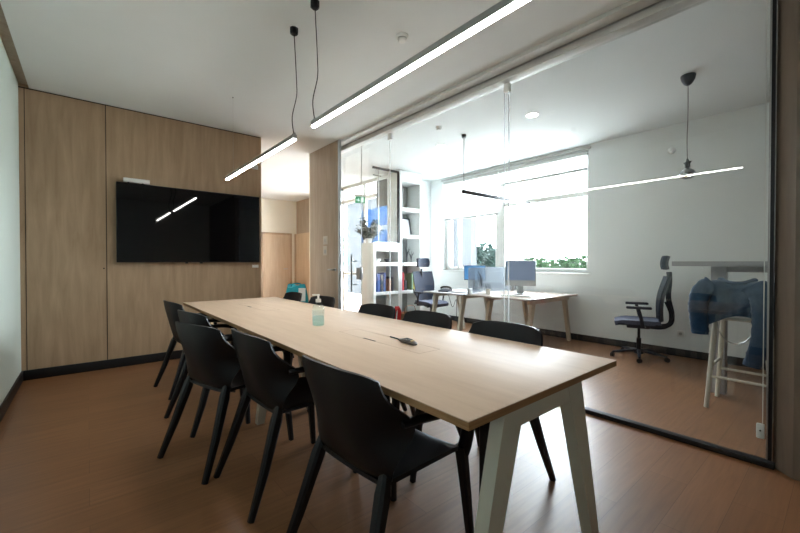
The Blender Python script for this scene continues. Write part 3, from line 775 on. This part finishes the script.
# black framed glass screen over the low bookcase
fs = thing('framed_screen', (4.42, 5.70, 1.61), 'black framed glass screen above the low white bookcase', 'screen')
MB().box((-.33, -.015, 1.38), (.30, .015, 1.42)).box((.265, -.015, 0), (.298, .015, 1.38)).box((-.33, -.012, 1.25), (-.14, -.004, 1.27)).build('frame', M['black_metal'], fs)
MB().box((-.20, -.008, 0), (-.19, .008, 1.38)).box((-.30, -.015, 0), (.25, .015, .015)).build('slim_post', M['alu'], fs)
MB().box((-.29, -.003, .015), (.265, .003, 1.38)).build('pane', M['glass_low'], fs)

# books, binders and ornaments
def book(x, w, h, z, m, lab, dpt=.20, lean=0, grp='books and binders on the shelves'):
    t = thing('book', (x, 5.80, z), lab, 'book', group=grp); t.rotation_euler.y = lean
    MB().box((-w/2, -dpt/2, 0), (w/2, -dpt/2+.004, h)).box((-w/2, -dpt/2, 0), (-w/2+.003, dpt/2, h)).box((w/2-.003, -dpt/2, 0), (w/2, dpt/2, h)).build('cover', m, t)
    MB().box((-w/2+.003, -dpt/2+.004, .004), (w/2-.003, dpt/2-.005, h-.004)).build('pages', M['paper'], t)
LOW = .68; MID = 1.24
bk = [(4.23, .07, .34, M['blue_cover'], 'blue binder standing in the low bookcase nearest the glass door'),
      (4.305, .05, .33, M['dark_cover'], 'dark binder beside the blue one in the low bookcase'),
      (4.37, .05, .36, M['blue_cover'], 'slimmer blue binder beyond the dark one in the low bookcase'),
      (4.50, .04, .24, M['orange'], 'orange brown book in the low bookcase'),
      (4.56, .04, .28, M['dark_cover'], 'lone dark book past the orange brown book in the low bookcase'),
      (4.80, .035, .34, M['pink'], 'magenta book at the near end of the tall bookcase'),
      (4.84, .035, .36, M['red'], 'red book beside the magenta one in the tall bookcase'),
      (4.90, .06, .20, M['dark_cover'], 'short dark book in the tall bookcase between red and green books'),
      (5.08, .04, .33, M['green'], 'green book in the tall bookcase beside the yellow book'),
      (5.125, .035, .31, M['yellow'], 'pale yellow book in the tall bookcase'),
      (5.17, .045, .34, M['green'], 'thick green book past the yellow one in the tall bookcase')]
for x, w, h, m_, lab in bk: book(x, w, h, LOW+.001, m_, lab)
pf = thing('picture_frame', (5.02, 5.84, 1.79), 'dark framed pale picture leaning in the tall bookcase', 'picture'); pf.rotation_euler = (math.radians(-10), 0, .08)
MB().box((-.16, -.012, 0), (.16, .0, .025)).box((-.16, -.012, .345), (.16, 0, .37)).box((-.16, -.012, .025), (-.135, 0, .345)).box((.135, -.012, .025), (.16, 0, .345)).build('frame', M['dark_cover'], pf)
MB().box((-.135, -.008, .025), (.135, -.002, .345)).build('picture', M['photo'], pf)
# ornaments
random.seed(5)
def ornament(x, z, h, lab, n=7):
    t = thing('wire_ornament', (x, 5.82, z), lab, 'ornament')
    MB().lathe([(.03, 0), (.03, .012), (.008, .02)], n=16).build('base', M['dark_cover'], t)
    m = MB()
    for k in range(n):
        a = random.uniform(0, 6.28); r = random.uniform(.02, .09)
        m.tube(smoothpath([(0, 0, .015), (r*.3*math.cos(a), r*.3*math.sin(a), h*.5), (r*math.cos(a), r*math.sin(a), h*random.uniform(.7, 1))], 4), .0035, 5)
    m.build('stems', M['dark_cover'], t)
ornament(4.86, MID, .22, 'thin dark branching ornament nearer the low bookcase on a shelf')
ornament(5.03, MID, .36, 'tallest dark branching ornament on the shelf under the picture')
ornament(5.15, MID, .26, 'dark branching ornament at the far end of the shelf under the picture')
for x, m_, lab in ((4.26, 'white_plastic', 'small white bowl in the top cell of the low bookcase'), (4.52, 'dark_cover', 'small dark bowl in the top cell of the low bookcase')):
    o = MB().lathe([(.03, 0), (.06, .03), (.075, .07), (.07, .07), (.05, .03), (.001, .012)], n=20).build('bowl', M[m_], loc=(x, 5.80, 1.24)); tag(o, lab, 'bowl')
# poster-like board in top cell
o = MB().box((-.03, -.01, 0), (.0, .26, .40)).build('folder', M['shelf_back'], loc=(4.84, 5.76, 2.33)); o.rotation_euler.y = math.radians(8); tag(o, 'grey folder leaning in the top cell of the tall bookcase', 'folder')
# basket
bs = thing('basket', (4.62, 5.25, 0), 'wicker basket with orange and white bits in front of the bookcases', 'basket')
MB().lathe([(.14, 0), (.18, .16), (.20, .30), (.185, .30), (.165, .16), (.13, .015), (.001, .012)], n=26).build('basket_body', M['wicker'], bs)
MB().sheet(lambda u, v: (-.12+.24*u, -.12+.24*v, .27+.05*math.sin(u*9)*math.cos(v*7)), 10, 10, .01).build('orange_cloth', M['orange'], bs)
MB().tube(smoothpath([(-.14, 0, .29), (-.1, 0, .42), (.1, 0, .42), (.14, 0, .29)]), .008, 8).build('handle', M['wicker'], bs)

# plant on low bookcase
def leaves(m, n, centre, rad, size, seed, shape=(1, 1, 1)):
    rnd = random.Random(seed)
    for k in range(n):
        while True:
            p = Vector((rnd.uniform(-1, 1), rnd.uniform(-1, 1), rnd.uniform(-1, 1)))
            if p.length < 1: break
        if rnd.random() < .6: p = p.normalized()*rnd.uniform(.75, 1)
        c = Vector(centre)+Vector((p.x*rad*shape[0], p.y*rad*shape[1], p.z*rad*shape[2]))
        d = Vector((rnd.gauss(0, 1), rnd.gauss(0, 1), rnd.gauss(0, .7))).normalized()
        w = d.cross(Vector((rnd.gauss(0, 1), rnd.gauss(0, 1), rnd.gauss(0, 1)))).normalized()
        s = size*rnd.uniform(.6, 1.3); nrm = d.cross(w)*s*.12
        vs = [m.bm.verts.new(q) for q in (c-d*s, c+w*s*.38+nrm, c+d*s, c-w*s*.38+nrm)]
        m.bm.faces.new(vs)
pl = thing('potted_plant', (4.16, 5.94, 1.61), 'leafy potted plant standing on the low white bookcase', 'plant')
MB().lathe([(.05, 0), (.075, .09), (.07, .09), (.06, .07), (.001, .07)], n=20).build('pot', M['white_plastic'], pl)
MB().lathe([(.062, .07), (.001, .078)], n=16).build('soil', M['soil'], pl)
m = MB(); rnd = random.Random(2); tips = []
for k in range(11):
    a = k*.9+rnd.uniform(-.3, .3); r = rnd.uniform(.12, .34); h = rnd.uniform(.22, .52)
    pts = smoothpath([(0, 0, .07), (r*.35*math.cos(a), r*.35*math.sin(a), h*.5), (r*math.cos(a), r*math.sin(a)*.42, h)], 6)
    m.tube(pts, .004, 5); tips.append(pts)
m.build('stems', M['bark'], pl)
m = MB()
for i, pts in enumerate(tips):
    for q in pts[4:]: leaves(m, 8, q, .065, .036, i*31+int(q.z*1000))
m.build('leaves', M['leaf'], pl)

# exit sign
ex = thing('exit_sign', (4.42, 6.62, 2.49), 'green lit exit sign hanging from the lobby ceiling', 'sign', math.radians(-30))
MB().box((-.13, -.01, 0), (.13, .01, .17), .003).build('sign_plate', M['exit'], ex)
ex.scale = (.8, .8, .8)
MB().box((-.145, -.03, .165), (.145, .03, .22), .006).build('lamp_housing', M['white_plastic'], ex)
MB().tube([(0, 0, .22), (0, 0, (H-2.49)/.8)], .006, 8).build('rod', M['white_plastic'], ex)
pic = MB().box((.02, -.0125, .02), (.09, -.0105, .15))
pic.tube([(-.05, -.012, .04), (-.035, -.012, .085), (-.045, -.012, .12)], .009, 8).tube([(-.035, -.012, .085), (-.01, -.012, .05)], .007, 6)
pic.prism([(-.10, .075), (-.075, .10), (-.075, .085), (-.06, .085), (-.06, .065), (-.075, .065), (-.075, .05)], 'y', -.0125, -.0105)
pic.build('running_figure', M['exit_white'], ex)

# ------------------------------------------------------------------ bar table, stool, jacket
bt = thing('bar_table', (4.62, .42, 0), 'tall narrow grey bar table on square columns behind the glass', 'table')
MB().box((-.30, -1.1, 1.205), (.30, .68, 1.25), .003).build('table_top', M['bar_grey'], bt)
MB().box((-.055, .32, .0), (.055, .43, 1.205), .004).build('column', M['bar_grey'], bt)
MB().box((-.055, -.95, .0), (.055, -.84, 1.205), .004).build('column', M['bar_grey'], bt)
MB().box((-.02, -.85, 1.15), (.02, .33, 1.204)).build('apron', M['bar_grey'], bt)
so = thing('bar_stool', (4.27, .575, 0), 'white high stool with low back under the blue jacket', 'stool')
tops = {}
for sx in (-1, 1):
    for sy in (-1, 1):
        a = Vector((sx*.205, sy*.205, 0)); b_ = Vector((sx*.155, sy*.155, .76))
        MB().tube([a, b_], [.017, .021], 12).build('leg', M['leg_white'], so)
def at(sx, sy, z): q = .205-.05*z/.76; return (sx*q, sy*q, z)
for (s1, s2, z) in (((-1, -1), (-1, 1), .27), ((1, -1), (1, 1), .27), ((-1, 1), (1, 1), .36), ((-1, -1), (1, -1), .36)):
    MB().tube([at(*s1, z), at(*s2, z)], .014, 10, flat=.8).build('foot_rail', M['leg_white'], so)
MB().box((-.19, -.19, .755), (.19, .19, .785), .012).build('seat', M['leg_white'], so)
bk_ = MB()
for sy in (-1, 1): bk_.tube([(-.165, sy*.17, .77), (-.19, sy*.18, 1.04)], .014, 10)
bk_.tube(smoothpath([(-.19, -.18, 1.04), (-.205, 0, 1.05), (-.19, .18, 1.04)]), .016, 10)
bk_.build('back_frame', M['leg_white'], so)
# curved chrome hoop under the seat
MB().tube([(-.215+.0*k, .02+.115*math.cos(PI*k/14+PI), .745-.17*math.sin(PI*k/14)) for k in range(15)], .005, 8).build('wire_hoop', M['alu'], so)
# jacket draped over the stool back
jk = thing('jacket', (4.075, .585, 0), 'petrol blue jacket draped over the back of the white high stool', 'jacket')
def body(u, v):
    # u along the rail (Y), v across: 0 = room side hem, 1 = far side hem
    y = .25-.53*u
    side = -1 if v < .5 else 1
    q = abs(v-.5)*2
    lens = .30 if side < 0 else .28
    lens += .05*math.sin(u*7+1)-.07*math.exp(-((u-.38)/.14)**2)*0
    drop = lens*max(0, q-.12)/.88
    nz = noise.noise(Vector((u*7, v*6, 1.3)))
    x = side*(.045*min(1, q/.16)**.7)+.018*math.sin(u*17+q*2.5)*q+.035*nz
    z = 1.088-.018*min(1, q/.12)**2-drop+.012*math.sin(u*9)-.05*abs(u-.5)**2*2
    z -= .05*(abs(u*2-1)**6)
    x += side*.05*math.sin(min(1, q)*PI*.9)*.7
    return (x, y, z)
MB().sheet(body, 34, 30, .012).build('jacket_body', M['denim'], jk, smooth=80)
def sleeve(pts, rad, seed):
    p = smoothpath(pts, 6); n = len(p); rings = []
    for i, c in enumerate(p):
        t_ = (p[min(i+1, n-1)]-p[max(i-1, 0)]).normalized()
        u_ = Vector((1, 0, 0)); u_ = (u_-t_*u_.dot(t_)).normalized(); w = t_.cross(u_)
        r0 = rad[0]+(rad[1]-rad[0])*i/(n-1)
        rings.append([c+u_*math.cos(2*PI*k/18)*r0*.62*(1+.10*math.sin(i*1.7+seed+k))+w*math.sin(2*PI*k/18)*r0*(1+.08*math.sin(i*2.3+k*1.4+seed)) for k in range(18)])
    return MB().rings(rings)
sl = sleeve([(-.05, .15, 1.06), (-.075, .215, 1.0), (-.085, .24, .88), (-.08, .235, .76), (-.085, .225, .645)], (.075, .060), 0).build('sleeve', M['denim'], jk, smooth=80)
MB().tube([(-.085, .2255, .66), (-.085, .225, .635)], .058, 16, flat=.7, up=(1, 0, 0)).build('cuff', M['denim'], sl)
sr = sleeve([(-.05, -.10, 1.05), (-.085, -.155, .96), (-.09, -.165, .80), (-.09, -.15, .62), (-.08, -.10, .43)], (.085, .055), 4).build('sleeve', M['denim'], jk, smooth=80)
MB().tube([(-.082, -.105, .455), (-.08, -.098, .425)], .056, 16, flat=.7, up=(1, 0, 0)).build('cuff', M['denim'], sr)
MB().tube(smoothpath([(.02, -.10, 1.10), (-.05, -.04, 1.075), (-.05, .05, 1.075), (.02, .11, 1.10)]), .026, 10, flat=.6).build('collar', M['denim'], jk)

# ------------------------------------------------------------------ outside
gd = MB().box((-30, -30, -.35), (60, 60, -.30)).build('ground', M['paving']); gd['kind'] = 'structure'; gd['label'] = 'pale paved ground outside the building'; gd['category'] = 'ground'
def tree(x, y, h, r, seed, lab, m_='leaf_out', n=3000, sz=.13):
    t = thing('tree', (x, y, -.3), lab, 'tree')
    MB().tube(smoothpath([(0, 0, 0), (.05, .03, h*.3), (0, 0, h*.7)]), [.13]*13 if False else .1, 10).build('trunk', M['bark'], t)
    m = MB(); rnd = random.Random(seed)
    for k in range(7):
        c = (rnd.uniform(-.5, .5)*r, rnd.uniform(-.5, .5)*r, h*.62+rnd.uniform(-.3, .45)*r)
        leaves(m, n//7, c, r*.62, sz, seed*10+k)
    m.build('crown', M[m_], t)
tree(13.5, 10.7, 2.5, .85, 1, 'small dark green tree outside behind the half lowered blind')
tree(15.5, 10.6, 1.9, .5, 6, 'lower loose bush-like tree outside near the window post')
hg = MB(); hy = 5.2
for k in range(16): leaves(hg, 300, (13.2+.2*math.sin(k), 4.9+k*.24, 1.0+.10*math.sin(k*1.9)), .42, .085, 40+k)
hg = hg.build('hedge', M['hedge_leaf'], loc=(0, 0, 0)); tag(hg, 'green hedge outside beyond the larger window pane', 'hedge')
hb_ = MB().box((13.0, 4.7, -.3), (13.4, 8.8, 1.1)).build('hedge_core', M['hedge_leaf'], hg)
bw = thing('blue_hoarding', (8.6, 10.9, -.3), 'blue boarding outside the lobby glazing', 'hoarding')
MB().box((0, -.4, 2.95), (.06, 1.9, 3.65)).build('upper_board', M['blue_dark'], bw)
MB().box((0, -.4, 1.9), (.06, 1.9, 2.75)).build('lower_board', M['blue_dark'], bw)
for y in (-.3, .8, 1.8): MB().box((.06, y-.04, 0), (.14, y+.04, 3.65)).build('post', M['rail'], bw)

ow = thing('lobby_daylight_blocker', (10.2, 12.0, -.3), 'added grey building cutting daylight outside the lobby glazing', 'building')  # building added to cut the daylight entering through the lobby glazing
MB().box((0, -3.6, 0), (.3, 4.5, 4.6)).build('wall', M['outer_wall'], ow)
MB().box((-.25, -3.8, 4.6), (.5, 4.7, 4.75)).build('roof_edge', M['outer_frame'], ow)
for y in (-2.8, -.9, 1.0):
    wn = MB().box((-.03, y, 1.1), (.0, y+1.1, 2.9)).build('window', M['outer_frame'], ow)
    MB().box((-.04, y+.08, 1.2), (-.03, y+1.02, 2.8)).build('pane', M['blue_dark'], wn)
# ------------------------------------------------------------------ world, portals, camera
w = bpy.data.worlds.new('world'); bpy.context.scene.world = w; w.use_nodes = True
nt = w.node_tree; nt.nodes.clear()
out = nt.nodes.new('ShaderNodeOutputWorld'); bgn = nt.nodes.new('ShaderNodeBackground')
bgn.inputs[0].default_value = lin((238, 245, 255))+(1,); bgn.inputs[1].default_value = SKY
nt.links.new(bgn.outputs[0], out.inputs[0])
def portal(loc, rot, sx, sy):
    l = bpy.data.lights.new('sky_portal', 'AREA'); l.shape = 'RECTANGLE'; l.size = sx; l.size_y = sy
    l.cycles.is_portal = True
    o = bpy.data.objects.new('sky_portal', l); COL.objects.link(o); o.location = loc; o.rotation_euler = rot
portal((XW+.27, (WY0+WY1)/2, (WZ0+WZ1)/2), (0, math.radians(90), 0), WZ1-WZ0, WY1-WY0)
portal((XF+.1, 7.7, 1.5), (0, math.radians(90), 0), 2.95, 3.0)

sc = bpy.context.scene
cam = bpy.data.cameras.new('camera'); co = bpy.data.objects.new('camera', cam); COL.objects.link(co)
cam.sensor_width = 36; cam.lens = 36*375/800; cam.clip_start = .05; cam.clip_end = 200
co.location = (0, 0, 1.24)
co.rotation_euler = (math.radians(90-.63), 0, -math.radians(39.8))
sc.camera = co
sc.view_settings.view_transform = 'Standard'; sc.view_settings.look = 'None'
sc.view_settings.gamma = 1; sc.view_settings.use_curve_mapping = False
sc.view_settings.exposure = EXPOSURE
try:
    sc.cycles.use_denoising = True; sc.cycles.max_bounces = 10; sc.cycles.diffuse_bounces = 6
    sc.cycles.transparent_max_bounces = 16; sc.cycles.sample_clamp_indirect = 6
except Exception: pass
